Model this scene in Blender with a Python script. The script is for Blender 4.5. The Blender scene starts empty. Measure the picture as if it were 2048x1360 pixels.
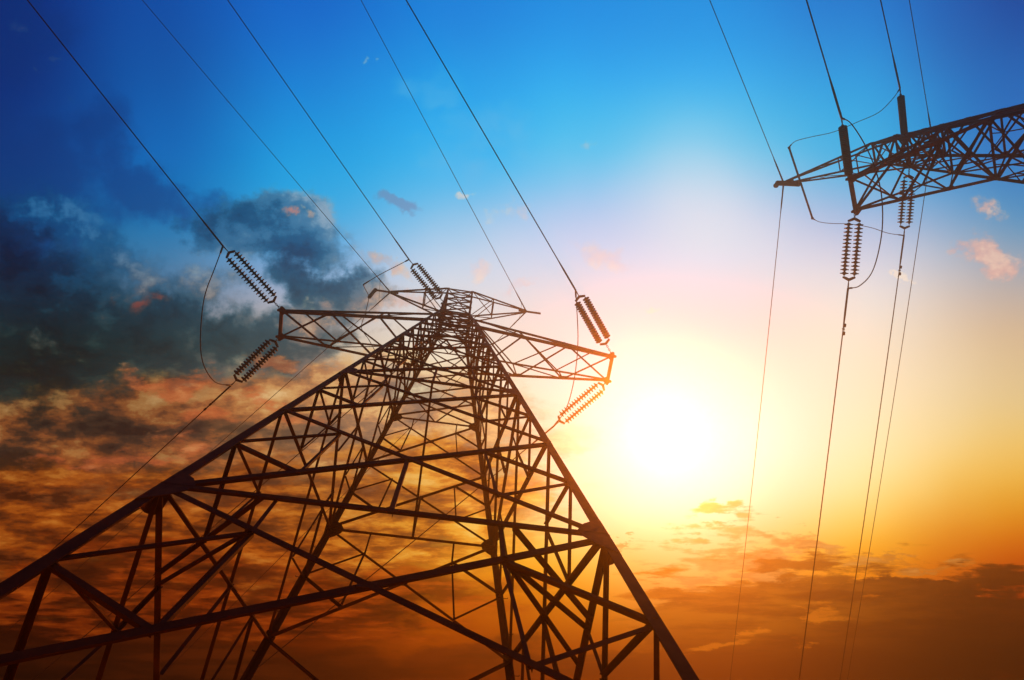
import bpy, bmesh, math, random
from mathutils import Vector, Matrix
random.seed(7)
V = Vector
scene = bpy.context.scene
COL = scene.collection

# ------------------------------------------------------------------ helpers
class Geo:
    """collects solid pieces and links them as one mesh object"""
    def __init__(self): self.v, self.f = [], []
    def add(self, vs, fs):
        b = len(self.v); self.v += [V(x) for x in vs]
        self.f += [tuple(b + i for i in f) for f in fs]
    def prism(self, prof, p, q, s, n):
        """extrude a 2-D outline (s, n coordinates) from p to q"""
        k = len(prof); vs = [p + s*a + n*b for a, b in prof] + [q + s*a + n*b for a, b in prof]
        fs = [(i, (i+1) % k, k+(i+1) % k, k+i) for i in range(k)] + [tuple(range(k))[::-1], tuple(range(k, 2*k))]
        self.add(vs, fs)
    def angle(self, p, q, w, n, off=0.0, flip=1):
        """rolled steel angle: one flange in the face, one standing inwards"""
        p, q = V(p), V(q); d = (q - p).normalized()
        n = (n - d*n.dot(d))
        n = n.normalized() if n.length > 1e-4 else d.orthogonal().normalized()
        s = d.cross(n)*flip; t = max(.007, w*.11); h = w/2
        prof = [(-h, 0), (h, 0), (h, -t), (-h+t, -t), (-h+t, -w), (-h, -w)]
        o = n*(off + random.uniform(-.003, .003))
        self.prism(prof, p + o, q + o, s, n)
    def bar(self, p, q, w, h, up=V((0, 0, 1))):
        p, q = V(p), V(q); d = (q-p).normalized(); n = up - d*up.dot(d)
        n = n.normalized() if n.length > 1e-4 else d.orthogonal().normalized(); s = d.cross(n)
        self.prism([(-w/2, -h/2), (w/2, -h/2), (w/2, h/2), (-w/2, h/2)], p, q, s, n)
    def plate(self, pts, n, t=.012):
        n = n.normalized(); k = len(pts); pts = [V(x) for x in pts]
        vs = [x + n*t/2 for x in pts] + [x - n*t/2 for x in pts]
        self.add(vs, [(i, (i+1) % k, k+(i+1) % k, k+i) for i in range(k)] + [tuple(range(k))[::-1], tuple(range(k, 2*k))])
    def tube(self, pts, r, seg=8, cap=True):
        pts = [V(x) for x in pts]; m = len(pts); vs = []; a = None
        for i, x in enumerate(pts):
            d = (pts[min(i+1, m-1)] - pts[max(i-1, 0)]).normalized()
            a = d.orthogonal().normalized() if a is None else (a - d*a.dot(d)).normalized()
            b = d.cross(a); rr = r[i] if isinstance(r, (list, tuple)) else r
            vs += [x + (a*math.cos(2*math.pi*j/seg) + b*math.sin(2*math.pi*j/seg))*rr for j in range(seg)]
        fs = [(i*seg+j, i*seg+(j+1) % seg, (i+1)*seg+(j+1) % seg, (i+1)*seg+j) for i in range(m-1) for j in range(seg)]
        if cap: fs += [tuple(range(seg))[::-1], tuple(range((m-1)*seg, m*seg))]
        self.add(vs, fs)
    def lathe(self, prof, p, d, seg=16):
        d = d.normalized(); a = d.orthogonal().normalized(); b = d.cross(a); vs = []
        for z, r in prof:
            vs += [p + d*z + (a*math.cos(2*math.pi*j/seg) + b*math.sin(2*math.pi*j/seg))*max(r, .001) for j in range(seg)]
        m = len(prof)
        fs = [(i*seg+j, i*seg+(j+1) % seg, (i+1)*seg+(j+1) % seg, (i+1)*seg+j) for i in range(m-1) for j in range(seg)]
        fs += [tuple(range(seg))[::-1], tuple(range((m-1)*seg, m*seg))]
        self.add(vs, fs)
    def ring(self, c, d1, d2, a, b, r, seg=16):
        """oval chain link in the plane d1, d2"""
        pts = [c + d1*a*math.cos(2*math.pi*i/seg) + d2*b*math.sin(2*math.pi*i/seg) for i in range(seg+1)]
        self.tube(pts, r, 6, False)
    def build(self, name, mat, parent=None, smooth=False, loc=None):
        me = bpy.data.meshes.new(name); o0 = V(loc) if loc is not None else V((0, 0, 0))
        me.from_pydata([tuple(x - o0) for x in self.v], [], self.f); me.update()
        bm = bmesh.new(); bm.from_mesh(me); bmesh.ops.recalc_face_normals(bm, faces=bm.faces); bm.to_mesh(me); bm.free()
        me.materials.append(mat)
        if smooth:
            for p in me.polygons: p.use_smooth = True
        o = bpy.data.objects.new(name, me); COL.objects.link(o)
        if parent is not None: o.parent = parent
        o.location = o0
        return o

def tag(o, label=None, cat=None, group=None, kind=None):
    if label: o['label'] = label
    if cat: o['category'] = cat
    if group: o['group'] = group
    if kind: o['kind'] = kind
    return o
def empty(name, loc, rz=0.0):
    o = bpy.data.objects.new(name, None); COL.objects.link(o)
    o.location = loc; o.rotation_euler = (0, 0, rz); o.empty_display_size = .5
    return o
def smooth_path(pts, per=10):
    """Catmull-Rom curve through the points"""
    pts = [V(x) for x in pts]; P = [pts[0]*2 - pts[1]] + pts + [pts[-1]*2 - pts[-2]]; out = []
    for i in range(1, len(P)-2):
        a, b, c, d = P[i-1:i+3]
        for j in range(per):
            t = j/per
            out.append(.5*((2*b) + (c-a)*t + (2*a - 5*b + 4*c - d)*t*t + (3*b - a - 3*c + d)*t**3))
    return out + [pts[-1]]

# ---------------------------------------------------------------- materials
def mat_new(name):
    m = bpy.data.materials.new(name); m.use_nodes = True
    return m, m.node_tree, m.node_tree.nodes['Principled BSDF']
def metal(name, c1, c2, rough, metallic, scale, spec=.06):
    m, nt, b = mat_new(name)
    tc = nt.nodes.new('ShaderNodeTexCoord'); nz = nt.nodes.new('ShaderNodeTexNoise'); nz.inputs['Scale'].default_value = scale
    nz.inputs['Detail'].default_value = 6
    rp = nt.nodes.new('ShaderNodeValToRGB'); rp.color_ramp.elements[0].position = .35; rp.color_ramp.elements[1].position = .68
    rp.color_ramp.elements[0].color = (*c1, 1); rp.color_ramp.elements[1].color = (*c2, 1)
    nt.links.new(tc.outputs['Object'], nz.inputs['Vector']); nt.links.new(nz.outputs['Fac'], rp.inputs['Fac'])
    nt.links.new(rp.outputs['Color'], b.inputs['Base Color'])
    b.inputs['Roughness'].default_value = rough; b.inputs['Metallic'].default_value = metallic; b.inputs['Specular IOR Level'].default_value = spec
    return m
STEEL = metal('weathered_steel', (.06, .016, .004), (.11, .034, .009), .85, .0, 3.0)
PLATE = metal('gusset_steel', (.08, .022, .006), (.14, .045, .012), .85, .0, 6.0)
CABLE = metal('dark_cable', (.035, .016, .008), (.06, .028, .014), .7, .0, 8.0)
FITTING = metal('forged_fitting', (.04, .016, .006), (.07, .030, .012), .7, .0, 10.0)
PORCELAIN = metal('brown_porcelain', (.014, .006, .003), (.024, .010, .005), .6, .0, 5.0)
CONCRETE = metal('concrete', (.24, .23, .21), (.34, .33, .30), .9, .0, 4.0)
m, nt, b = mat_new('dry_grass')
tc = nt.nodes.new('ShaderNodeTexCoord'); n1 = nt.nodes.new('ShaderNodeTexNoise'); n1.inputs['Scale'].default_value = .12; n1.inputs['Detail'].default_value = 9
rp = nt.nodes.new('ShaderNodeValToRGB'); rp.color_ramp.elements[0].color = (.13, .095, .04, 1); rp.color_ramp.elements[1].color = (.26, .19, .09, 1)
nt.links.new(tc.outputs['Object'], n1.inputs['Vector']); nt.links.new(n1.outputs['Fac'], rp.inputs['Fac']); nt.links.new(rp.outputs['Color'], b.inputs['Base Color'])
b.inputs['Roughness'].default_value = .95
GRASS = m

# ------------------------------------------------------------------- towers
APEX = 45.7                                     # height of the virtual apex of the four legs
def build_tower(S):
    root = empty('lattice_tower', (S['x'], S['y'], 0), S['yaw'])
    tag(root, S['label'], 'tower')
    sl, sy, hc = S['slope'], S['sy'], S['hc']
    half = lambda t: max(hc, sl*t)
    corner = lambda i, t: V(((-1, 1, -1, 1)[i]*half(t), (-1, -1, 1, 1)[i]*half(t)*sy, APEX - t))
    faces = [((0, 1), V((0, -1, 0))), ((2, 3), V((0, 1, 0))), ((0, 2), V((-1, 0, 0))), ((1, 3), V((1, 0, 0)))]
    head, body = S['head'], S['body']
    lv = head + body[1:]
    tend = APEX - .45
    # legs
    legs = []
    for i in range(4):
        sx, syy = (-1, 1, -1, 1)[i], (-1, -1, 1, 1)[i]
        ts = sorted(set(lv + [hc/sl] + [tend])); ts = [t for t in ts if t <= tend]
        g = Geo(); rings = []
        for t in ts:
            c = corner(i, t); w = .125 + .055*min(1, max(0, (t-6)/30)); k = w*.11
            c = c + V((sx*.012, syy*.012, 0))
            rings.append([c + V((-sx*a, -syy*b_, 0)) for a, b_ in ((0, 0), (w, 0), (w, k), (k, k), (k, w), (0, w))])
        vs = [p for r_ in rings for p in r_]; fs = []
        for j in range(len(rings)-1):
            for q in range(6): fs.append((j*6+q, j*6+(q+1) % 6, (j+1)*6+(q+1) % 6, (j+1)*6+q))
        e = (len(rings)-1)*6
        fs += [(5, 4, 3, 2, 1, 0), (e, e+1, e+2, e+3, e+4, e+5)]
        g.add(vs, fs)
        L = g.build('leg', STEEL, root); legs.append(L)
        # gusset plates where the bracing meets the leg
        for t in lv:
            if t >= tend: continue
            big = t in S['big']
            u, dn, wi = (.54, .56, .40) if big and t > 30 else (.50, .52, .36) if big else ((.20, .20, .15) if t > 14 else (.14, .16, .11))
            if t in S['arm']: u, dn, wi = .24, .24, .24
            up = (corner(i, t-1) - corner(i, t)).normalized(); c = corner(i, t); g = Geo()
            for (pair, n) in faces:
                if i not in pair: continue
                o_ = pair[1] if pair[0] == i else pair[0]
                inn = (corner(o_, t) - c).normalized(); cc = c + n*.022
                g.plate([cc + up*u, cc + up*u*.55 + inn*wi*.8, cc + inn*wi*1.15 + up*.08, cc + inn*wi*1.1 - up*.12, cc - up*dn*.55 + inn*wi*.75, cc - up*dn], n, .012)
            g.build('gusset_plate', PLATE, L)
        if S.get('bolts') and i in (2, 3):
            me = None; t = 13.0
            for k in range(42):
                t = 12.0 + k*.62; c = corner(i, t); side = V((sx, 0, 0)) if k % 2 == 0 else V((0, syy, 0))
                if me is None:
                    g = Geo(); g.tube([V((0, 0, -.02)), V((0, 0, .15)), V((.0, .012, .165)), V((.0, .04, .17))], .009, 6)
                    b0 = g.build('step_bolt', FITTING, L); me = b0.data; o = b0
                else:
                    o = bpy.data.objects.new('step_bolt', me); COL.objects.link(o); o.parent = L
                o.location = c; o.rotation_euler = side.to_track_quat('Z', 'Y').to_euler()
        g = Geo(); c = corner(i, tend)
        g.lathe([(0, .55), (.55, .42), (.60, .38)], V((c.x, c.y, -.1)), V((0, 0, 1)), 20)
        g.build('footing', CONCRETE, root)
    # face bracing
    def diag(p, q, w, n, off, flip, name):
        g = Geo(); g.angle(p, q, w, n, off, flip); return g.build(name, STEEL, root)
    for t in head:
        w = .09 if t in (head[0], head[-1]) else .065
        for (a_, b_), n in (faces if t in (head[0], head[-1]) else faces[:2]):
            g = Geo(); g.angle(corner(a_, t), corner(b_, t), w, n, .006); g.build('horizontal_strut', STEEL, root)
    for i, j, o_ in ((0, 3, .03), (1, 2, -.03)):
        g = Geo(); g.angle(corner(i, head[0]), corner(j, head[0]), .06, V((0, 0, 1)), o_); g.build('plan_brace', STEEL, root)
    for j in range(len(lv)-1):
        tu, tl = lv[j], lv[j+1]; inhead = tl <= head[-1] + 1e-6
        tl_ = min(tl, tend)
        w = .082 if inhead else .076 + .034*min(1, (tl-12)/27)
        for (a_, b_), n in faces:
            U1, U2, L1, L2 = corner(a_, tu), corner(b_, tu), corner(a_, tl_), corner(b_, tl_)
            nm = 'head_diagonal' if inhead else 'diagonal_brace'; sf = .80 if abs(n.x) > .5 and tl > 30 else 1.0
            diag(U1, L2, w*sf*(.95 if tl < 20 else .80), n, .012, 1, nm); diag(U2, L1, w*sf*1.06, n, -.004 - w*.11, -1, nm)
            if tl in S['horiz']:
                g = Geo(); g.angle(L1, L2, w*.9, n, .03, 1); g.build('horizontal_strut', STEEL, root)
            if tl > 19.6 and not inhead:
                wu, wl = (U2-U1).length, (L2-L1).length; k = wu/(wu+wl); C = U1 + (L2-U1)*k
                sw = w*.62; mids = []
                for U, L_ in ((U1, L1), (U2, L2)):
                    M = (U+L_)/2; a1, b1 = (U+C)/2, (L_+C)/2; mids.append((a1, b1))
                    g = Geo(); g.angle(M, a1, sw, n, -.03); g.angle(M, b1, sw, n, -.035, -1); g.angle(a1, b1, sw*.8, n, -.045)
                    if tu in S['horiz']: g.angle(a1, U1 + (U2-U1)*(.25 if U is U1 else .75), sw*.85, n, -.02)
                    g.build('secondary_bracing', STEEL, root)
                g = Geo()
                g.plate([C + (U1-C).normalized()*.13, C + (U2-C).normalized()*.13, C + (L2-C).normalized()*.13, C + (L1-C).normalized()*.13], n, .014)
                if tl in S['horiz']: g.angle(C, (L1+L2)/2, sw*1.15, n, -.02)
                g.build('crossing_plate', PLATE, root)
    # diaphragms
    def brace(p, q, w, n, off):
        g = Geo(); g.angle(p, q, w, n, off); g.build('plan_brace', STEEL, root)
    for t in S['horiz']:
        if t >= tend: continue
        c = [corner(i, t) for i in range(4)]; z = V((0, 0, 1)); w = .05 + .02*min(1, t/40)
        mids = [(c[0]+c[1])/2, (c[1]+c[3])/2, (c[3]+c[2])/2, (c[2]+c[0])/2]
        if t < 20:
            for k in range(4): brace(mids[k], mids[(k+1) % 4], w, z, -.05 - .02*k)
        elif t < 30: brace(c[0].lerp(c[1], .5), c[2].lerp(c[3], .5), w, z, -.04)
        else:
            for (i, j, k) in ((0, 1, 2), (1, 0, 3), (2, 3, 0), (3, 1, 2)):
                brace(c[i].lerp(c[j], .22), c[i].lerp(c[k], .22), w*1.15, z, -.03)
            tl = [x for x in lv if x > t][0]; q = .5*half(t)/(half(t)+half(tl))
            for (pair, n) in faces[:2]:
                for a_, b_ in (pair, pair[::-1]):
                    node = corner(a_, t).lerp(corner(b_, tl), q); other = {0: 2, 2: 0, 1: 3, 3: 1}[a_]
                    brace(node, c[a_].lerp(c[other], .25), w*.95, z, 0); brace(node, c[a_].lerp(c[other], .36), w*.95, z, .02)
    # conductor crossarms
    tb, tt = S['arm'][1], S['arm'][0]
    for sgn in (-1, 1):
        xF, yF = S['xF'], S['yF']; il, ir = (0, 2) if sgn < 0 else (1, 3)
        F, K = V((sgn*xF, -yF, APEX-tb)), V((sgn*xF, yF, APEX-tb)); up = V((0, 0, .16))
        fb = [F.lerp(corner(il, tb), k/3) for k in range(4)]; kb = [K.lerp(corner(ir, tb), k/3) for k in range(4)]
        ft = [(F+up).lerp(corner(il, tt), k/3) for k in range(4)]; kt = [(K+up).lerp(corner(ir, tt), k/3) for k in range(4)]
        z = V((0, 0, 1)); g = Geo(); w = .085
        for k in range(3):
            g.angle(fb[k], kb[k+1], w, -z, .015); g.angle(kb[k], fb[k+1], w, -z, -.012)
            if k > 0: g.angle(ft[k], kt[k+1], w*.8, z, .01)
            g.angle(kt[k], ft[k+1], w*.8, z, -.012)
            if k == 0: g.angle(ft[0].lerp(ft[1], .35), kt[1].lerp(kt[2], .1), w*.8, z, .02)
        for k in (1, 2):
            g.angle(fb[k], ft[k], .05, V((0, -1, 0))); g.angle(kb[k], kt[k], .05, V((0, 1, 0)))
            g.angle(fb[k], ft[k+1], .05, V((0, -1, 0)), .01); g.angle(kb[k], kt[k+1], .05, V((0, 1, 0)), .01)
            for base, other in ((fb, kb), (kb, fb)):
                c = base[k]; d = (base[0]-base[3]).normalized(); inn = (other[k]-c).normalized()
                g.plate([c - d*.3, c + d*.3, c + d*.2 + inn*.17, c - d*.2 + inn*.17], z, .014)
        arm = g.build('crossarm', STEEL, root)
        for pts, nn, ww in ((fb, V((0, -1, 0)), .145), (kb, V((0, 1, 0)), .135), (ft, V((0, -1, 0)), .10), (kt, V((0, 1, 0)), .10)):
            g = Geo(); g.angle(pts[0], pts[3], ww, nn, .0, 1 if nn.y*sgn < 0 else -1); g.build('chord', STEEL, arm)
        g = Geo(); g.bar(F + V((0, -.12, .02)), K + V((0, .12, .02)), .16, .11)
        for c, s in ((F, -1), (K, 1)):
            g.plate([c + V((-sgn*.34, -s*.06, 0)), c + V((-sgn*.16, s*.08, 0)), c + V((-sgn*.03, s*.19, 0)), c + V((sgn*.05, s*.19, 0)), c + V((sgn*.07, s*.06, 0)), c + V((sgn*.20, s*.03, 0)), c + V((sgn*.20, -s*.06, 0)), c + V((sgn*.06, -s*.10, 0)), c + V((-sgn*.1, -s*.22, 0))], z, .10)
        g.build('end_beam', PLATE, arm)
    # earth-wire arms at the top
    t0, t1 = S['peak']
    for sgn, T in ((-1, V(S['tipL'])), (1, V(S['tipR']))):
        il, ir = (0, 2) if sgn < 0 else (1, 3); T = V((T.x, T.y, APEX + T.z))
        ends = [corner(il, t0), corner(ir, t0), corner(il, t1), corner(ir, t1)]
        st = [T + V((0, -.05, .04)), T + V((0, .05, .04)), T + V((0, -.05, -.04)), T + V((0, .05, -.04))]
        L = lambda k, f_: st[k].lerp(ends[k], f_)
        g = Geo(); z = V((0, 0, 1)); yv = V((0, 1, 0))
        g.angle(L(0, .62), L(1, .62), .075, z); g.angle(L(2, .62), L(3, .62), .075, -z)
        g.angle(L(0, .62), L(1, 1), .055, z, .01); g.angle(L(1, .62), L(0, 1), .055, z, -.01)
        g.angle(L(2, .62), L(3, 1), .055, -z, .01); g.angle(L(0, .62), L(2, .62), .045, -yv); g.angle(L(1, .62), L(3, .62), .045, yv)
        g.angle(L(2, .62), L(0, 1), .055, -yv, .01); g.angle(L(3, .62), L(1, 1), .055, yv, .01)
        if S['peak'][1] > 9:
            for f_ in (.36, .24): g.angle(L(0, f_), L(2, f_), .035, -yv); g.angle(L(1, f_), L(3, f_), .035, yv)
            g.angle(L(1, .36), L(3, .62), .04, yv, .012); g.angle(L(0, .36), L(2, .62), .04, -yv, .012)
        arm = g.build('earth_wire_arm', STEEL, root)
        for k in range(4):
            g = Geo(); g.angle(st[k], ends[k], .105 if k < 2 else .09, z if k < 2 else -z); g.build('chord', STEEL, arm)
        ext = S['extL'] if sgn < 0 else S['extR']
        g = Geo(); e = T + V((sgn*ext, 0, 0)); g.bar(T + V((-sgn*.55, 0, 0)), e, .12, .12)
        if sgn < 0: g.lathe([(-.1, .05), (-.06, .14), (.06, .14), (.1, .05)], e, V((0, 0, 1)), 12)
        g.build('tip_bracket', PLATE, arm)
    # plates that hold the middle phase strings
    for p, n in S['mid']:
        p = V(p); c = V((p.x, p.y, APEX + p.z)); n = V(n)
        g = Geo(); g.plate([c + V((0, 0, .3)) - n*.3, c + V((0, 0, .2)) + n*.03, c + V((0, 0, -.2)) + n*.03, c + V((0, 0, -.3)) - n*.3], V((1, 0, 0)), .05)
        g.plate([c + V((.2, 0, .3)) - n*.12, c + V((.2, 0, -.3)) - n*.12, c + V((-.12, 0, -.3)) - n*.12, c + V((-.12, 0, .3)) - n*.12], n, .02)
        g.build('anchor_plate', PLATE, root)
    return root

build_tower(dict(x=-3.206, y=7.575, yaw=.31075, slope=.0927, sy=1.0, hc=.87,
    head=[2.0, 3.8, 5.6, 7.5, 9.39], body=[9.39, 11.5, 13.965, 15.62, 17.5, 19.57, 23.39, 27.23, 31.46, 35.75, 39.9, APEX],
    horiz=[11.5, 13.965, 15.62, 19.57, 27.23, 35.75], big=[19.57, 27.23, 35.75], arm=[11.5, 13.965], xF=8.345, yF=.696,
    peak=(2.0, 4.0), tipL=(-4.75, 0, -1.9), tipR=(4.75, 0, -1.9), extL=1.03, extR=1.02, bolts=True,
    mid=[((-.87, -.87, -7.0), (0, -1, 0)), ((-.87, .87, -9.2), (0, 1, 0))],
    label='huge dark steel lattice tower standing whole in the picture, its four legs spreading apart'))
build_tower(dict(x=23.4235, y=1.8182, yaw=-.15422, slope=.0916, sy=.863, hc=.728,
    head=[7.30, 8.4, 9.55, 10.73], body=[10.73, 12.4, 14.2, 17.09, 20.0, 23.4, 27.2, 31.5, 35.75, 39.9, APEX],
    horiz=[14.2, 17.09, 23.4, 31.5], big=[17.09, 23.4, 31.5], arm=[14.2, 17.09], xF=7.772, yF=.739,
    peak=(7.30, 10.6), tipL=(-6.128, 0, -7.295), tipR=(2.84, .34, -7.3), extL=.5, extR=.4,
    mid=[((-.983, -.848, -10.73), (0, -1, 0)), ((-.983, .848, -10.73), (0, 1, 0))],
    label='black lattice tower cut off by the picture edge, only its top and one crossarm showing'))

# ---------------------------------------------------------- insulator strings
DISC = [(0, .035), (.010, .065), (.034, .075), (.046, .11), (.058, .170), (.094, .176), (.106, .11), (.120, .055), (.165, .035)]
FATDISC = [(0, .06), (.012, .10), (.030, .168), (.050, .172), (.062, .11), (.086, .06)]
def disc_mesh(name, prof):
    g = Geo(); g.lathe(prof, V((0, 0, 0)), V((0, 0, 1)), 18)
    o = g.build(name, PORCELAIN, None, True); me = o.data; bpy.data.objects.remove(o); return me
DISC_ME, FAT_ME = disc_mesh('porcelain_disc', DISC), disc_mesh('porcelain_rib', FATDISC)
def discs(rod, p, d, n, step, me):
    e = d.to_track_quat('Z', 'Y').to_euler()
    for k in range(n):
        o = bpy.data.objects.new('insulator_disc', me); COL.objects.link(o); o.parent = rod
        o.location = p + d*(step*k); o.rotation_euler = e
GRP = 'tension insulator strings between the towers and their conductors'
def tension_string(P0, E, label, single=False, link=.5, stp=.165):
    P0, E = V(P0), V(E); root = empty('insulator_string', P0); tag(root, label, 'insulator', GRP)
    u = (E-P0).normalized(); L = (E-P0).length; side = u.cross(V((0, 0, 1))).normalized(); up = side.cross(u)
    g = Geo(); n = max(3, int(link/.1)); ls = link/n
    for k in range(n):
        a = side if k % 2 else up; g.ring(u*(ls*(k+.5)), u, a, ls*.62, .036, .014)
    g.build('chain_link', FITTING, root)
    end = L - .38
    if single:
        a0, a1 = link*.5, end + .05
        g = Geo(); g.tube([u*a0, u*a1], .05, 10); rod = g.build('porcelain_rod', PORCELAIN, root, True)
        st = .088; discs(rod, u*(a0+.08), u, int((a1-a0-.16)/st), st, FAT_ME)
    else:
        hw = .235
        for s0, sg in ((link, 1), (end, -1)):
            g = Geo(); c = u*s0
            g.plate([c - u*.05*sg, c + side*.06 - u*.03*sg, c + side*(hw+.05) + u*.08*sg, c + side*(hw+.05) + u*.15*sg, c + side*(hw-.05) + u*.15*sg, c + u*.075*sg, c - side*(hw-.05) + u*.15*sg, c - side*(hw+.05) + u*.15*sg, c - side*(hw+.05) + u*.08*sg, c - side*.06 - u*.03*sg], up, .05)
            g.build('yoke_plate', FITTING, root)
        for sg in (-1, 1):
            a0, a1 = link + .1, end - .1; o_ = side*hw*sg
            g = Geo(); g.tube([o_ + u*a0, o_ + u*a1], .018, 8); rod = g.build('suspension_rod', FITTING, root, True)
            n = int((a1 - a0 - .14)/stp); m0 = (a1 - a0 - n*stp)/2
            discs(rod, o_ + u*(a0 + m0), u, n, stp, DISC_ME)
    g = Geo(); g.tube([u*end, u*(end+.12), u*(L-.1), u*L, u*(L+.25)], [.02, .022, .03, .034, .024], 8)
    g.ring(u*(L-.16), u, up, .09, .035, .012)
    g.build('strain_clamp', FITTING, root, True)
    return root
STR = {
 'A left front': ((-10.938, 4.361, 31.735), (-12.748, .861, 31.435)), 'A left back': ((-11.364, 5.686, 31.735), (-14.122, 7.576, 31.185)),
 'A right front': ((4.952, 9.464, 31.735), (3.493, 5.724, 31.485)), 'A right back': ((4.527, 10.789, 31.735), (1.413, 12.521, 31.185)),
 'A mid front': ((-3.768, 6.481, 38.7), (-5.229, 3.58, 38.25)), 'A mid back': ((-4.3, 8.137, 36.5), (-7.198, 9.712, 36.0)),
 'B left front': ((15.631, 2.281, 28.683), (14.605, -.247, 27.383)), 'B left back': ((15.858, 3.743, 28.683), (15.207, 7.058, 28.233)),
 'B mid front': ((22.322, 1.131, 35.045), (21.147, -1.249, 33.645)), 'B mid back': ((22.583, 2.807, 35.045), (21.964, 6.309, 34.545))}
tension_string(*STR['A left front'], 'double string of brown discs rising away from the dark upper corner of the left crossarm', link=.55)
tension_string(*STR['A left back'], 'double string of brown discs running down from the lower corner of the dark left crossarm', link=.3)
tension_string(*STR['A right front'], 'orange-lit double disc string rising from the upper corner of the sunlit right crossarm', link=.75, stp=.135)
tension_string(*STR['A right back'], 'orange-lit double disc string slanting down from the lower corner of the sunlit right crossarm', link=.3)
tension_string(*STR['A mid front'], 'double disc string leading up from the very top of the huge whole tower', link=.3, stp=.145)
tension_string(*STR['A mid back'], 'double disc string half hidden among the braces inside the huge whole tower', link=.3)
tension_string(*STR['B left front'], 'thick black ribbed string above the crossarm corner of the cut-off tower', True, link=.3)
tension_string(*STR['B left back'], 'large double disc string hanging below the crossarm corner of the cut-off tower', link=.32)
tension_string(*STR['B mid front'], 'thick black ribbed string standing above the head of the cut-off tower', True, link=.3)
tension_string(*STR['B mid back'], 'double disc string overlapping the lower chord of the cut-off tower', link=.4)

def suspension(P, Q, label, r=.125):
    P, Q = V(P), V(Q); root = empty('suspension_insulator', P); tag(root, label, 'insulator', 'jumper support insulators at the earth wire arm tips')
    d = (Q-P).normalized(); L = (Q-P).length
    g = Geo(); g.tube([V((0, 0, 0)), d*L], .055, 10); rod = g.build('porcelain_rod', PORCELAIN, root, True)
    g = Geo(); g.lathe([(0, .06), (.015, r*.96), (.045, r), (.06, .075)], V((0, 0, 0)), V((0, 0, 1)), 16)
    o = g.build('rib', PORCELAIN, None, True); me = o.data; bpy.data.objects.remove(o)
    discs(rod, d*.1, d, int((L-.22)/.066), .066, me)
    g = Geo(); g.lathe([(0, .05), (.02, .09), (.1, .09), (.13, .03)], d*(L-.12), d, 12); g.build('end_fitting', FITTING, root, True)
suspension((-8.683, 5.763, 43.72), (-8.701, 5.872, 41.3), 'stubby dark insulator hanging from the left earth wire arm of the huge whole tower')
suspension((16.87, 2.688, 38.36), (17.151, 2.788, 35.99), 'stubby dark insulator at the pointed arm tip of the cut-off tower, crossed by a rod', .15)
root = empty('jumper_rod', (17.12, 2.76, 35.93)); tag(root, 'long straight slanting rod crossing the pointed arm tip of the cut-off tower', 'rod')
g = Geo(); a_, b_ = V((16.549, .746, 35.928)) - V((17.12, 2.76, 35.93)), V((17.697, 4.771, 35.928)) - V((17.12, 2.76, 35.93))
g.tube([a_, b_], .052, 10); g.build('tube', FITTING, root, True)
for e, s in ((a_, 1), (b_, -1)):
    g = Geo(); d = (b_-a_).normalized()*s; g.lathe([(-.05, .03), (-.03, .07), (.06, .07), (.08, .05)], e, d, 10); g.build('end_cap', FITTING, root, True)

# --------------------------------------------------------------------- wires
WIREGRP = {'c': 'conductors strung from the insulator strings', 'e': 'thin earth wires strung from the arm tips'}
def wire_pts(P0, az, slope, length=170, R_=900):
    a = math.radians(az); d = []; x = 0.0
    while x < length:
        d.append(x); x += .6 if x < 6 else 2.0
    return [V(P0) + V((math.cos(a)*x, math.sin(a)*x, -slope*x + x*x/(2*R_))) for x in d]
def wire(P0, az, slope, kind, label):
    pts = wire_pts(P0, az, slope); g = Geo(); r = .026 if kind == 'c' else .0205
    if kind == 'c': rr = [r*1.7 if i < 3 else r for i in range(len(pts))]
    else: rr = [r*(2.6 if i == 0 else 2.0 if i < 3 else 1.0) for i in range(len(pts))]
    g.tube(pts, rr, 6)
    o = g.build('conductor_wire' if kind == 'c' else 'earth_wire', CABLE, None, True, P0)
    tag(o, label, 'wire', WIREGRP[kind])
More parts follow.
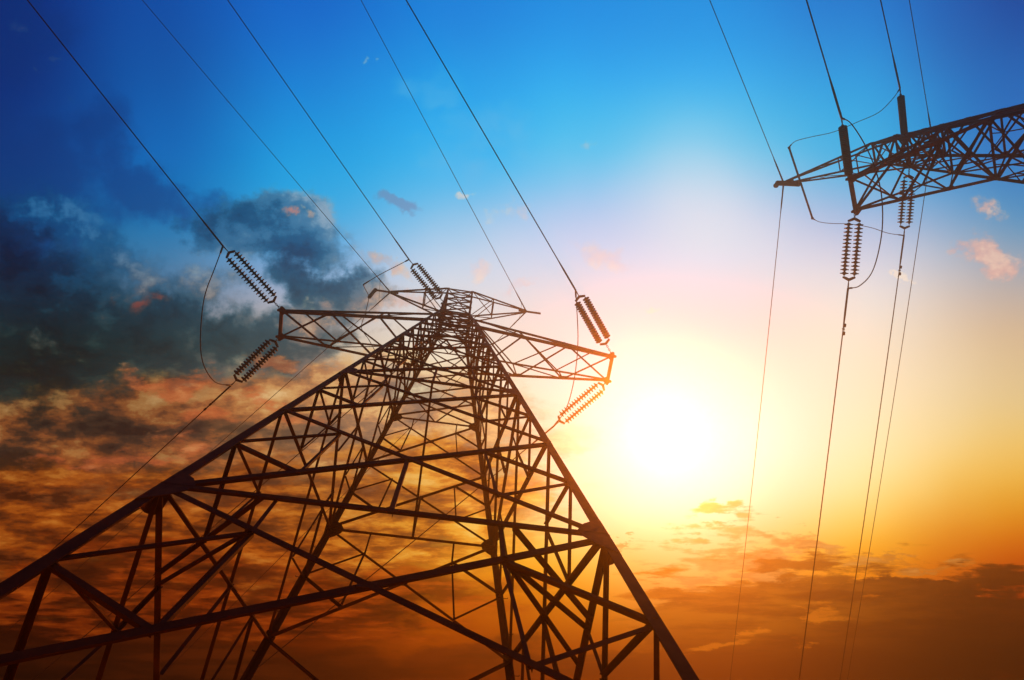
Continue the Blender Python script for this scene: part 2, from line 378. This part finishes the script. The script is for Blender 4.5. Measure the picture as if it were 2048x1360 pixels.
for P0, az, sl, k, lab in [
  (STR['A left front'][1], 247.45, .1, 'c', 'thick wire running up to the top left corner from the dark left crossarm string'),
  (STR['A mid front'][1], 246.9, .1, 'c', 'thick wire rising from the string at the very top of the huge whole tower'),
  (STR['A right front'][1], 247.8, .1, 'c', 'thick wire rising from the orange-lit upper string of the right crossarm'),
  (STR['A left back'][1], 147.8, .07, 'c', 'thick wire slanting down past the dark clouds from the lower left crossarm string'),
  (STR['A mid back'][1], 149.2, .07, 'c', 'wire slanting down behind the braces from the string hidden inside the huge whole tower'),
  (STR['A right back'][1], 149.5, .07, 'c', 'wire slanting down behind the legs from the orange-lit lower string of the right crossarm'),
  (STR['B left front'][1], 247.65, .22, 'c', 'thick wire rising from the thick ribbed string above the crossarm of the cut-off tower'),
  (STR['B mid front'][1], 249.0, .22, 'c', 'thick wire rising from the thick ribbed string above the head of the cut-off tower'),
  (STR['B left back'][1], 100.45, .07, 'c', 'wire dropping to the orange clouds from the large string below the cut-off tower crossarm'),
  (STR['B mid back'][1], 100.55, .07, 'c', 'wire dropping from the double string that overlaps the lower chord of the cut-off tower'),
  ((-7.728, 6.123, 43.8), 242.2, .09, 'e', 'thin wire rising from the arm tip with the stubby insulator on the huge whole tower'),
  ((1.317, 9.027, 43.8), 251.6, .09, 'e', 'thin wire rising from the right earth wire arm tip of the huge whole tower'),
  ((-7.728, 6.123, 43.8), 148.6, .06, 'e', 'thin wire sloping down from the arm tip with the stubby insulator, crossing the left crossarm'),
  ((1.317, 9.027, 43.8), 144.15, .06, 'e', 'thin wire sloping down behind the right crossarm from the right earth wire arm tip'),
  ((17.369, 2.759, 38.478), 246.2, .2, 'e', 'thin wire rising from the pointed arm tip of the cut-off tower'),
  ((17.369, 2.759, 38.478), 100.35, .06, 'e', 'thin wire dropping from the pointed arm tip of the cut-off tower, nearest the sun'),
  ((26.282, 1.718, 38.472), 251.8, .2, 'e', 'faint thin wire rising from the upper edge of the cut-off tower, farthest right'),
  ((26.282, 1.718, 38.472), 100.5, .06, 'e', 'thin wire dropping from behind the cut-off tower, farthest right')]:
    wire(P0, az, sl, k, lab)
def jumper(pts, label, r=.022):
    g = Geo(); P = smooth_path(pts); n = len(P); rr = [r*2.0 if (i < 4 or i >= n-4) else r for i in range(n)]
    g.tube(P, rr, 6); o = g.build('jumper_cable', CABLE, None, True, pts[0]); tag(o, label, 'cable', 'slack jumper cables looping round the tower arms')
jumper([(-12.748, .861, 31.435), (-12.628, 1.684, 29.734), (-12.862, 2.706, 28.588), (-13.11, 3.885, 27.998), (-13.435, 5.065, 27.962), (-13.712, 5.987, 28.481), (-13.98, 6.896, 29.556), (-14.122, 7.576, 31.185)], 'slack cable bowing out beside the dark left crossarm against the clouds')
jumper([(3.493, 5.724, 31.485), (3.22, 6.464, 29.769), (2.99, 7.385, 28.719), (2.726, 8.431, 28.335), (2.41, 9.688, 28.619), (2.005, 11.11, 29.569), (1.413, 12.521, 31.185)], 'slack cable hanging across the sunlit right crossarm between its two strings')
jumper([(-5.229, 3.58, 38.25), (-5.984, 3.828, 38.35), (-7.211, 4.241, 38.85), (-8.451, 4.749, 39.45)], 'slack cable leading off the top string of the huge whole tower')
jumper([(-8.451, 4.749, 39.45), (-8.62, 5.05, 40.3), (-8.69, 5.60, 41.15), (-8.70, 5.872, 41.26), (-8.976, 6.685, 40.6), (-9.053, 7.294, 39.0), (-8.465, 7.867, 37.7), (-7.831, 8.587, 36.3), (-7.413, 9.213, 35.8), (-7.198, 9.712, 36.0)], 'slack cable wandering down past the left crossarm from the stubby insulator')
jumper([(14.605, -.247, 27.383), (14.285, .024, 26.177), (14.317, .881, 25.345), (14.443, 1.866, 24.889), (14.61, 2.961, 24.808), (14.767, 4.331, 25.102), (14.831, 5.811, 25.77), (14.91, 6.636, 26.814), (15.207, 7.058, 28.233)], 'long slack cable bowing round the crossarm of the cut-off tower')
jumper([(21.147, -1.249, 33.645), (20.572, -.803, 33.345), (19.926, -.276, 33.445), (19.214, .012, 34.045), (18.488, .314, 35.0), (17.5, .38, 35.35), (16.797, .464, 35.628), (16.56, .70, 35.9)], 'slack cable swinging from the topmost ribbed string to the upper end of the rod', .017)
jumper([(17.697, 4.771, 35.928), (17.955, 4.989, 35.628), (18.433, 5.125, 35.228), (19.231, 5.264, 34.828), (19.95, 5.53, 34.2), (20.8, 5.951, 34.145), (21.964, 6.309, 34.545)], 'slack cable swinging from the lower end of the rod to a double string', .017)

def earth_jumper(T, af, sf, ab, sb, d, sag, label):
    T = V(T); pf, pb = [T + V((math.cos(math.radians(a_))*d, math.sin(math.radians(a_))*d, -s_*d)) for a_, s_ in ((af, sf), (ab, sb))]
    mid = (pf + pb)/2 + V((0, 0, -sag)); jumper([pf, pf.lerp(mid, .5) + V((0, 0, -sag*.3)), mid, pb.lerp(mid, .5) + V((0, 0, -sag*.3)), pb], label, .009)
earth_jumper((-7.728, 6.123, 43.8), 242.2, .09, 148.6, .06, 1.05, .12, 'short thin lead joining two earth wires below the left tip of the huge whole tower')
earth_jumper((1.317, 9.027, 43.8), 251.6, .09, 144.15, .06, .75, .55, 'short thin lead looping under the right tip of the huge whole tower')
def damper(P0, az, slope, dist, label):
    a = math.radians(az); p = V(P0) + V((math.cos(a)*dist, math.sin(a)*dist, -slope*dist + dist*dist/1800))
    u = V((math.cos(a), math.sin(a), -slope)).normalized(); root = empty('vibration_damper', p); tag(root, label, 'damper', 'vibration dampers clamped on the conductors')
    g = Geo(); g.bar(V((0, 0, .05)), V((0, 0, -.09)), .05, .05, u); g.build('clamp', FITTING, root)
    d = V((0, 0, -.1)); g = Geo(); g.tube([d - u*.2, d, d + u*.2], .008, 6); g.build('messenger_cable', CABLE, root)
    for s in (-1, 1):
        g = Geo(); g.lathe([(0, .03), (.02, .05), (.14, .055), (.17, .03)], d + u*(.10*s), u*s, 12); g.build('weight', FITTING, root, True)
damper(STR['A left back'][1], 147.8, .07, 1.55, 'small damper on the wire slanting past the dark clouds below the left crossarm')
damper(STR['A mid back'][1], 149.2, .07, 1.75, 'small damper on the wire inside the braces of the huge whole tower')
damper(STR['B left back'][1], 100.45, .07, 1.83, 'small damper just below the large double string of the cut-off tower')
damper(STR['B mid back'][1], 100.55, .07, 1.88, 'small damper below the double string that overlaps the cut-off tower')

# ---------------------------------------------------------------- the ground
g = Geo(); g.add([(-1000, -1000, 0), (1000, -1000, 0), (1000, 1000, 0), (-1000, 1000, 0)], [(0, 1, 2, 3)])
tag(g.build('ground', GRASS), 'dry grassland stretching away under the towers', 'ground', None, 'structure')

# -------------------------------------------------------------------- camera
cam = bpy.data.cameras.new('camera'); co = bpy.data.objects.new('camera', cam); COL.objects.link(co)
XA, YA_, FA = V((.98654, .16352, 0)), V((0, 0, 0)), V((0, .2505, .9681))
PITCH, ROLL = math.radians(75.4907), math.radians(-9.4108)
fw = V((0, math.cos(PITCH), math.sin(PITCH))); u0 = V((0, -math.sin(PITCH), math.cos(PITCH))); x0 = V((1, 0, 0))
RX = x0*math.cos(ROLL) + u0*math.sin(ROLL); RY = u0*math.cos(ROLL) - x0*math.sin(ROLL)
co.matrix_world = Matrix(((RX.x, RY.x, -fw.x, 0), (RX.y, RY.y, -fw.y, 0), (RX.z, RY.z, -fw.z, 1.7), (0, 0, 0, 1)))
cam.sensor_width = 36; cam.lens = 1227.3/2048*36; cam.clip_start = .05; cam.clip_end = 5000
scene.camera = co

# ----------------------------------------------------------------------- sun
SUN = V((.212, .420, .882)).normalized()
sd = bpy.data.lights.new('sun', 'SUN'); so = bpy.data.objects.new('sun', sd); COL.objects.link(so)
sd.energy = 5.0; sd.angle = math.radians(.5); sd.color = (1.0, .27, .02)
so.rotation_euler = SUN.to_track_quat('Z', 'Y').to_euler(); so.location = (0, 0, 80)

# ---------------------------------------------------------------------- haze
HAZE = .0051  # added volume: its scattered sunlight stands in for lens flare on the towers
g = Geo(); x = 1010
g.add([(-x, -x, -1), (x, -x, -1), (x, x, -1), (-x, x, -1), (-x, -x, 46.5), (x, -x, 46.5), (x, x, 46.5), (-x, x, 46.5)], [(0, 3, 2, 1), (4, 5, 6, 7), (0, 1, 5, 4), (1, 2, 6, 5), (2, 3, 7, 6), (3, 0, 4, 7)])
m = bpy.data.materials.new('glare_haze'); m.use_nodes = True; nt = m.node_tree
for n in list(nt.nodes):
    if n.type == 'BSDF_PRINCIPLED': nt.nodes.remove(n)
pv = nt.nodes.new('ShaderNodeVolumePrincipled'); pv.inputs['Density'].default_value = HAZE; pv.inputs['Color'].default_value = (.84, .58, .34, 1)
pv.inputs['Anisotropy'].default_value = .958
nt.links.new(pv.outputs['Volume'], nt.nodes['Material Output'].inputs['Volume'])
tag(g.build('haze', m), 'thin warm haze added round the towers to imitate sun glare', 'haze', None, 'stuff')

# ----------------------------------------------------------------------- sky
world = bpy.data.worlds.new('World'); scene.world = world; world.use_nodes = True
W = world.node_tree
for n in list(W.nodes): W.nodes.remove(n)
def lk(a, b): W.links.new(a, b)
class X:
    """tiny expression wrapper round math nodes"""
    def __init__(self, s): self.s = s
    def __add__(a, b): return fn('ADD', a, b)
    __radd__ = __add__
    def __sub__(a, b): return fn('SUBTRACT', a, b)
    def __rsub__(a, b): return fn('SUBTRACT', b, a)
    def __mul__(a, b): return fn('MULTIPLY', a, b)
    __rmul__ = __mul__
    def __truediv__(a, b): return fn('DIVIDE', a, b)
def fn(op, *a, clamp=False):
    n = W.nodes.new('ShaderNodeMath'); n.operation = op; n.use_clamp = clamp
    for i, x_ in enumerate(a):
        if isinstance(x_, X): lk(x_.s, n.inputs[i])
        else: n.inputs[i].default_value = x_
    return X(n.outputs[0])
def dot(v, c):
    n = W.nodes.new('ShaderNodeVectorMath'); n.operation = 'DOT_PRODUCT'; lk(v, n.inputs[0]); n.inputs[1].default_value = tuple(c); return X(n.outputs['Value'])
def step(x_, lo, hi):
    n = W.nodes.new('ShaderNodeMapRange'); n.interpolation_type = 'SMOOTHSTEP'; lk(x_.s, n.inputs['Value'])
    n.inputs['From Min'].default_value = lo; n.inputs['From Max'].default_value = hi; return X(n.outputs['Result'])
def comb(a, b, c=0.0):
    n = W.nodes.new('ShaderNodeCombineXYZ')
    for i, x_ in enumerate((a, b, c)):
        if isinstance(x_, X): lk(x_.s, n.inputs[i])
        else: n.inputs[i].default_value = x_
    return n.outputs[0]
def noise(vec, scale, detail=6, rough=.55, dist=0.0, col=False):
    n = W.nodes.new('ShaderNodeTexNoise'); lk(vec, n.inputs['Vector']); n.inputs['Scale'].default_value = scale
    n.inputs['Detail'].default_value = detail; n.inputs['Roughness'].default_value = rough; n.inputs['Distortion'].default_value = dist
    return n.outputs['Color'] if col else X(n.outputs['Fac'])
def rgb(c): return tuple(x_/255 for x_ in c) + (1,)
def mix(f, a, b):
    n = W.nodes.new('ShaderNodeMix'); n.data_type = 'RGBA'; n.clamp_factor = True
    if isinstance(f, X): lk(f.s, n.inputs['Factor'])
    else: n.inputs['Factor'].default_value = f
    for x_, k in ((a, 6), (b, 7)):
        if isinstance(x_, tuple): n.inputs[k].default_value = x_
        else: lk(x_, n.inputs[k])
    return n.outputs[2]
tcn = W.nodes.new('ShaderNodeTexCoord'); D = tcn.outputs['Generated']
# chart of the sky: tangent plane touching the heavens 75 degrees up in the north
F_ = fn('MAXIMUM', dot(D, fw), .12); PX, PY = dot(D, RX)/F_, dot(D, RY)/F_
K = 1227.3
cx_ = lambda x_: (x_-1024)/K
cy_ = lambda y_: (680-y_)/K
ROWS = [0, 150, 300, 420, 540, 660, 780, 900, 1000, 1100, 1200, 1360]
GRID = {
 0: [(0.0, 44.3, 123.0), (0.0, 48.6, 123.8), (0.0, 73.3, 151.5), (7.6, 77.1, 128.0), (49.4, 95.0, 120.8), (87.7, 90.7, 86.8), (133.8, 108.5, 60.5), (146.7, 82.2, 35.7), (152.3, 83.6, 27.0), (108.6, 52.4, 12.1), (41.0, 13.1, 4.6), (5.0, 4.2, 3.1)],
 300: [(0.4, 79.5, 172.9), (0.8, 90.9, 176.6), (1.9, 114.1, 203.3), (13.7, 122.7, 191.8), (82.8, 133.1, 179.2), (132.0, 125.8, 132.2), (166.8, 134.3, 85.0), (180.2, 105.0, 52.9), (172.3, 101.9, 29.4), (159.5, 65.0, 13.2), (95.3, 33.1, 5.3), (15.3, 7.2, 3.8)],
 600: [(1.1, 102.8, 210.2), (3.1, 132.6, 227.4), (6.9, 166.3, 240.4), (40.9, 178.2, 243.9), (141.9, 178.6, 233.4), (206.1, 190.7, 183.7), (228.1, 195.0, 133.0), (227.4, 165.7, 81.4), (207.1, 142.9, 40.3), (219.8, 83.7, 10.0), (138.0, 47.9, 5.7), (43.2, 19.0, 4.6)],
 900: [(4.6, 130.0, 230.7), (8.4, 161.0, 245.6), (16.0, 187.3, 260.5), (130.4, 198.4, 245.7), (213.8, 229.6, 254.4), (246.5, 233.3, 219.3), (252.0, 243.2, 203.9), (248.0, 237.0, 157.0), (229.9, 202.6, 69.2), (242.5, 163.9, 39.1), (201.7, 91.5, 7.6), (97.8, 34.1, 4.6)],
 1150: [(7.6, 143.4, 238.8), (12.2, 172.1, 255.6), (61.4, 207.5, 257.3), (177.0, 206.1, 257.1), (205.6, 229.1, 257.1), (250.0, 228.7, 217.1), (255.0, 246.0, 225.9), (255.0, 248.0, 165.8), (255.0, 233.0, 164.7), (252.0, 194.3, 27.5), (201.4, 110.4, 8.4), (92.3, 24.0, 4.6)],
 1400: [(8.4, 146.0, 238.2), (13.7, 175.2, 255.5), (117.3, 216.4, 264.6), (231.3, 233.0, 270.7), (196.3, 238.2, 255.7), (252.0, 208.6, 202.0), (255.0, 252.0, 194.6), (255.0, 255.0, 245.0), (255.0, 250.0, 185.0), (255.0, 185.9, 44.2), (191.5, 118.8, 12.2), (79.1, 25.6, 5.3)],
 1700: [(5.3, 121.5, 218.5), (9.9, 163.3, 242.1), (28.2, 193.0, 247.4), (162.6, 188.2, 239.0), (228.2, 235.4, 247.4), (246.0, 240.5, 221.4), (250.0, 244.1, 212.1), (252.0, 252.8, 198.7), (253.0, 243.5, 155.5), (247.0, 182.3, 36.3), (229.8, 104.3, 8.4), (48.1, 21.7, 5.0)],
 2048: [(1.9, 75.7, 166.5), (3.4, 111.9, 199.3), (9.9, 120.3, 208.7), (45.8, 151.4, 212.5), (175.9, 179.6, 197.2), (220.1, 192.3, 153.9), (225.1, 210.5, 163.8), (248.0, 209.2, 108.7), (229.4, 161.2, 38.5), (205.4, 85.4, 7.6), (142.1, 35.8, 4.6), (23.7, 9.9, 3.4)],
}
# gently stir the gradient so that it is not ruler-straight
stir = noise(comb(PX, PY, 3.0), 2.2, 3, .5)
QY = fn('MULTIPLY_ADD', PY + (stir - .5)*.10, -1.0/((cy_(0)-cy_(1360))), cy_(0)/(cy_(0)-cy_(1360)))
QX = PX + (noise(comb(PX, PY, 9.0), 2.0, 3, .5) - .5)*.10
def column(cols):
    n = W.nodes.new('ShaderNodeValToRGB'); r_ = n.color_ramp; r_.interpolation = 'B_SPLINE'; lk(QY.s, n.inputs['Fac'])
    r_.elements[0].position = 0; r_.elements[0].color = rgb(cols[0]); r_.elements[1].position = 1; r_.elements[1].color = rgb(cols[-1])
    for y_, c in list(zip(ROWS, cols))[1:-1]: r_.elements.new(y_/1360).color = rgb(c)
    return n.outputs['Color']
xs = sorted(GRID); base = column(GRID[xs[0]])
for a, b in zip(xs, xs[1:]): base = mix(step(QX, cx_(a), cx_(b)), base, column(GRID[b]))
# solar aureole and disc
ang = fn('ARCCOSINE', fn('MINIMUM', dot(D, SUN), .999999))
base = mix(fn("MULTIPLY", step(ang, .33, .0), .85), base, (1.0, .955, 1.09, 1))
base = mix(step(ang, .062, .0), base, (1.04, 1.04, 1.06, 1))
# cloud chart: warped, and flattened towards the horizon
down = fn('MAXIMUM', 0.0 - PY, 0.0)
SX, SY = PX, PY - down*down*1.4 - down*.4
wn = noise(comb(SX, SY, 1.0), 4.0, 7, .62, 0, True)
sep = W.nodes.new('ShaderNodeSeparateColor'); lk(wn, sep.inputs[0])
WX, WY = PX + (X(sep.outputs[0]) - .5)*.34, PY + (X(sep.outputs[1]) - .5)*.26
CH = {'d': None, 'WV': comb(WX, WY, 0.0)}
def blob(x_, y_, rx, ry, rot=0.0, wt=1.0):
    n = W.nodes.new('ShaderNodeMapping'); n.vector_type = 'TEXTURE'; lk(CH['WV'], n.inputs['Vector'])
    n.inputs['Location'].default_value = (cx_(x_), cy_(y_), 0); n.inputs['Rotation'].default_value = (0, 0, -math.radians(rot)); n.inputs['Scale'].default_value = (rx/K, ry/K, 1)
    l = W.nodes.new('ShaderNodeVectorMath'); l.operation = 'LENGTH'; lk(n.outputs[0], l.inputs[0])
    f = step(X(l.outputs['Value']), 1.45, .1)
    return f*wt if wt != 1.0 else f
def union(bs):
    m_ = bs[0]
    for b_ in bs[1:]: m_ = fn('MAXIMUM', m_, b_)
    return m_
def ramp(x_, *stops):
    n = W.nodes.new('ShaderNodeValToRGB'); r_ = n.color_ramp; r_.interpolation = 'EASE'; lk(x_.s, n.inputs['Fac'])
    r_.elements[0].position, r_.elements[1].position = stops[0][0], stops[-1][0]
    r_.elements[0].color, r_.elements[1].color = rgb(stops[0][1]), rgb(stops[-1][1])
    for p_, c_ in stops[1:-1]: r_.elements.new(p_).color = rgb(c_)
    return n.outputs['Color']
def cloud(base, blobs, colour, scale, lo=.30, hi=.85, amp=2.6, opacity=1.0, seed=0.0, stretch=1.0, detail=8, rough=.6):
    """colour may be a function of the layer's own noise"""
    # each layer is chained to the one before so that Cycles evaluates them one after another
    if CH['d'] is not None: CH['WV'] = comb(WX + CH['d']*1e-7, WY)
    M = union([blob(*b_) for b_ in blobs])
    nz = noise(comb(SX, SY*stretch, M*1e-6 + seed), scale, detail, rough)
    d = step(M + (nz - .5)*amp, lo, hi)*step(M, .0, .25)
    CH['d'] = d
    if opacity != 1.0: d = d*opacity
    return mix(d, base, colour(nz, M) if callable(colour) else colour)
low = step(PY, cy_(450), cy_(720))            # 0 high in the sky, 1 towards the horizon
east = step(PX, cx_(60), cx_(680))
# -- soft veils in the blue
base = cloud(base, [(835, 410, 60, 24, 8)], rgb((112, 142, 190)), 14, opacity=.7, seed=4.0)
base = cloud(base, [(960, 260, 110, 80, -30), (920, 180, 80, 60)], rgb((150, 195, 242)), 8, .2, 1.2, 2.4, .35, 5.0)
base = cloud(base, [(0, 330, 300, 160, 20), (180, 290, 170, 130, 40), (40, 60, 130, 150), (330, 390, 170, 60, 10), (60, 480, 200, 80)], rgb((0, 54, 124)), 5.5, .25, 1.15, 3.4, .55, 31.0, 1.0, 9, .62)
# -- dark storm cloud on the left
def storm(nz, M):
    x_ = nz + (.52 - M)*.20
    hi_ = ramp(x_, (.28, (0, 24, 54)), (.44, (0, 44, 84)), (.53, (2, 72, 126)), (.66, (52, 116, 170)))
    hr = ramp(x_, (.30, (0, 62, 106)), (.43, (10, 90, 138)), (.53, (62, 124, 168)), (.66, (144, 172, 198)))
    lo_ = ramp(x_, (.26, (0, 24, 28)), (.44, (0, 40, 44)), (.52, (22, 54, 54)), (.57, (104, 72, 54)), (.61, (160, 104, 68)), (.68, (186, 146, 96)))
    lr = ramp(x_, (.30, (22, 64, 72)), (.45, (50, 82, 90)), (.54, (108, 110, 108)), (.60, (182, 142, 114)), (.68, (212, 186, 152)))
    return mix(low, mix(east, hi_, hr), mix(east, lo_, lr))
base = cloud(base, [(40, 570, 380, 170, 15), (190, 640, 330, 130, 10), (330, 650, 200, 110, 15), (60, 720, 330, 130), (150, 800, 300, 110, 8), (20, 780, 220, 140), (300, 760, 170, 80), (240, 850, 180, 56), (590, 670, 150, 70), (480, 470, 190, 66, 8), (570, 510, 140, 80, 20), (460, 650, 130, 90), (640, 570, 110, 60, 25), (250, 850, 200, 60), (60, 840, 170, 60)], storm, 7.0, .10, .80, 3.2, .97, 0.0, 1.2, 10, .64)
# -- broken mid-level clouds between the storm and the horizon
def broken(nz, M):
    a_ = ramp(nz, (.38, (22, 28, 28)), (.45, (58, 46, 38)), (.50, (112, 64, 40)), (.55, (158, 88, 46)), (.60, (186, 124, 68)), (.70, (216, 162, 100)))
    b_ = ramp(nz, (.38, (92, 80, 78)), (.45, (140, 106, 86)), (.51, (196, 136, 92)), (.57, (232, 182, 118)), (.68, (254, 226, 170)))
    return mix(step(PX, cx_(300), cx_(800)), a_, b_)
base = cloud(base, [(450, 880, 620, 150), (620, 790, 250, 80), (720, 900, 300, 130), (150, 930, 320, 90)], broken, 8.0, .0, .55, 1.6, .84, 11.0, 1.25, 10, .64)
def rows(nz, M):
    a_ = ramp(nz, (.39, (34, 18, 14)), (.46, (84, 42, 22)), (.51, (126, 58, 20)), (.57, (168, 84, 26)), (.66, (206, 122, 46)))
    b_ = ramp(nz, (.39, (104, 58, 34)), (.46, (158, 84, 30)), (.52, (214, 128, 40)), (.58, (244, 172, 60)), (.68, (254, 206, 100)))
    return mix(step(PX, cx_(420), cx_(980)), a_, b_)
base = cloud(base, [(250, 1060, 560, 130), (650, 1040, 420, 120), (880, 980, 220, 80)], rows, 10.0, .0, .6, 1.4, .84, 14.0, 1.7, 10, .64)
def embers(nz, M):
    return ramp(nz, (.38, (20, 10, 8)), (.47, (66, 26, 10)), (.54, (132, 50, 14)), (.64, (184, 78, 20)))
base = cloud(base, [(350, 1190, 640, 80), (750, 1180, 300, 60)], embers, 8, .0, .7, 1.4, .7, 15.0, 2.2, 10, .64)
# -- salmon light on their undersides
base = cloud(base, [(330, 740, 150, 44, -4), (430, 830, 150, 44), (590, 690, 70, 26), (250, 880, 190, 44, 5), (600, 800, 100, 34), (130, 920, 140, 26), (520, 770, 90, 30)], lambda nz, M: ramp(nz, (.40, (140, 62, 40)), (.55, (200, 96, 56)), (.7, (240, 150, 92))), 10, .50, 1.25, 4.4, .62, 17.0, 1.5, 10, .66)
base = cloud(base, [(275, 590, 66, 22, -5)], rgb((178, 76, 62)), 13, .4, 1.3, 3.6, .62, 18.0, 1.5)
base = cloud(base, [(505, 478, 26, 17)], rgb((232, 136, 120)), 18, .35, 1.2, 2.8, .75, 19.0)
base = cloud(base, [(686, 588, 46, 28), (740, 528, 80, 26, 25), (770, 612, 80, 34), (560, 470, 26, 10)], lambda nz, M: ramp(nz, (.4, (222, 150, 128)), (.65, (255, 204, 164))), 13, .4, 1.3, 3.4, .7, 20.0)
base = cloud(base, [(48, 12, 26, 24), (97, 118, 14, 10), (100, 211, 24, 13, 15), (30, 118, 9, 7)], rgb((110, 88, 132)), 18, .45, 1.4, 3.0, .5, 22.0)
# -- pale pink puffs in the middle and on the right
base = cloud(base, [(1052, 395, 56, 26, -25), (1190, 490, 76, 50, 25), (1180, 288, 26, 18), (1045, 575, 50, 20, -10), (965, 510, 40, 30), (940, 372, 16, 12), (752, 132, 12, 10), (780, 130, 10, 8)], lambda nz, M: ramp(nz, (.4, (238, 200, 206)), (.65, (255, 226, 210))), 14, .38, 1.4, 3.2, .7, 24.0)
base = cloud(base, [(1305, 630, 24, 11), (1812, 566, 18, 9)], rgb((255, 240, 222)), 14, .3, 1.0, 2.4, .8, 25.0)
base = cloud(base, [(1950, 425, 80, 30, 15), (1960, 485, 80, 46, 20), (2010, 525, 70, 34, -15), (1915, 475, 50, 20, -15)], lambda nz, M: ramp(nz, (.40, (188, 160, 182)), (.52, (236, 182, 172)), (.66, (255, 212, 190))), 13, .42, 1.25, 4.2, .82, 27.0, 1.4, 10, .64)
# -- sunset bank at the lower right
def bank(nz, M):
    a_ = mix(step(PX, cx_(1450), cx_(2040)), ramp(nz, (.38, (96, 52, 8)), (.62, (150, 90, 20))), ramp(nz, (.38, (24, 10, 4)), (.62, (54, 24, 6))))
    b_ = mix(step(PX, cx_(1350), cx_(2040)), rgb((92, 34, 4)), rgb((8, 4, 2)))
    return mix(step(PY, cy_(1210), cy_(1350)), a_, b_)
base = cloud(base, [(1450, 1062, 105, 24), (1265, 1092, 40, 10), (1640, 1090, 210, 32, 4), (1500, 1130, 230, 38, 10), (1420, 1180, 150, 30, 12), (1810, 1105, 100, 20), (1965, 1128, 34, 8)], lambda nz, M: ramp(nz, (.4, (146, 92, 44)), (.62, (190, 138, 76))), 10, .42, 1.05, 3.0, .72, 33.0, 2.6, 9, .62)
base = cloud(base, [(1760, 1300, 520, 190, 3), (1990, 1260, 320, 150), (1480, 1260, 240, 64, 12), (1500, 1345, 420, 90), (1830, 1160, 130, 34), (1650, 1200, 260, 64, 8)], bank, 8.5, .24, .58, 2.0, .96, 35.0, 2.3, 9, .62)
base = cloud(base, [(1600, 1215, 100, 18, 8), (1480, 1290, 120, 16, -4), (1620, 1310, 50, 10)], rgb((228, 126, 28)), 11, .42, 1.2, 3.0, .6, 37.0, 2.4)
# -- low dusky band across the bottom
base = cloud(base, [(500, 1345, 1000, 90), (900, 1310, 500, 50)], lambda nz, M: ramp(nz, (.36, (22, 14, 10)), (.64, (84, 36, 14))), 5, .2, 1.1, 1.6, .6, 39.0, 3.0)
# display values to light, fading out below the horizon
gm = W.nodes.new('ShaderNodeGamma'); lk(base, gm.inputs['Color']); gm.inputs['Gamma'].default_value = 2.2
# unseen sky behind the view is dimmed to keep the steel dark
hz = mix(step(dot(D, fw), .25, .62), (.0015, .003, .008, 1), gm.outputs[0])
hz = mix(step(dot(D, (0, 0, 1)), -.02, .06), (.004, .003, .002, 1), hz)
bg = W.nodes.new('ShaderNodeBackground'); lk(hz, bg.inputs['Color']); bg.inputs['Strength'].default_value = 1.0
ow = W.nodes.new('ShaderNodeOutputWorld'); lk(bg.outputs[0], ow.inputs['Surface'])

# -------------------------------------------------------------------- render
scene.render.engine = 'CYCLES'
scene.view_settings.view_transform = 'Standard'; scene.view_settings.look = 'None'
scene.view_settings.exposure = 0; scene.view_settings.gamma = 1; scene.view_settings.use_curve_mapping = False
c = scene.cycles
c.use_denoising = True; c.denoiser = 'OPENIMAGEDENOISE'; c.denoising_input_passes = 'RGB_ALBEDO_NORMAL'
c.max_bounces = 4; c.diffuse_bounces = 2; c.glossy_bounces = 2; c.volume_bounces = 0
c.pixel_filter_type = 'BLACKMAN_HARRIS'; c.filter_width = 1.5
world.cycles.sampling_method = 'MANUAL'; world.cycles.sample_map_resolution = 512
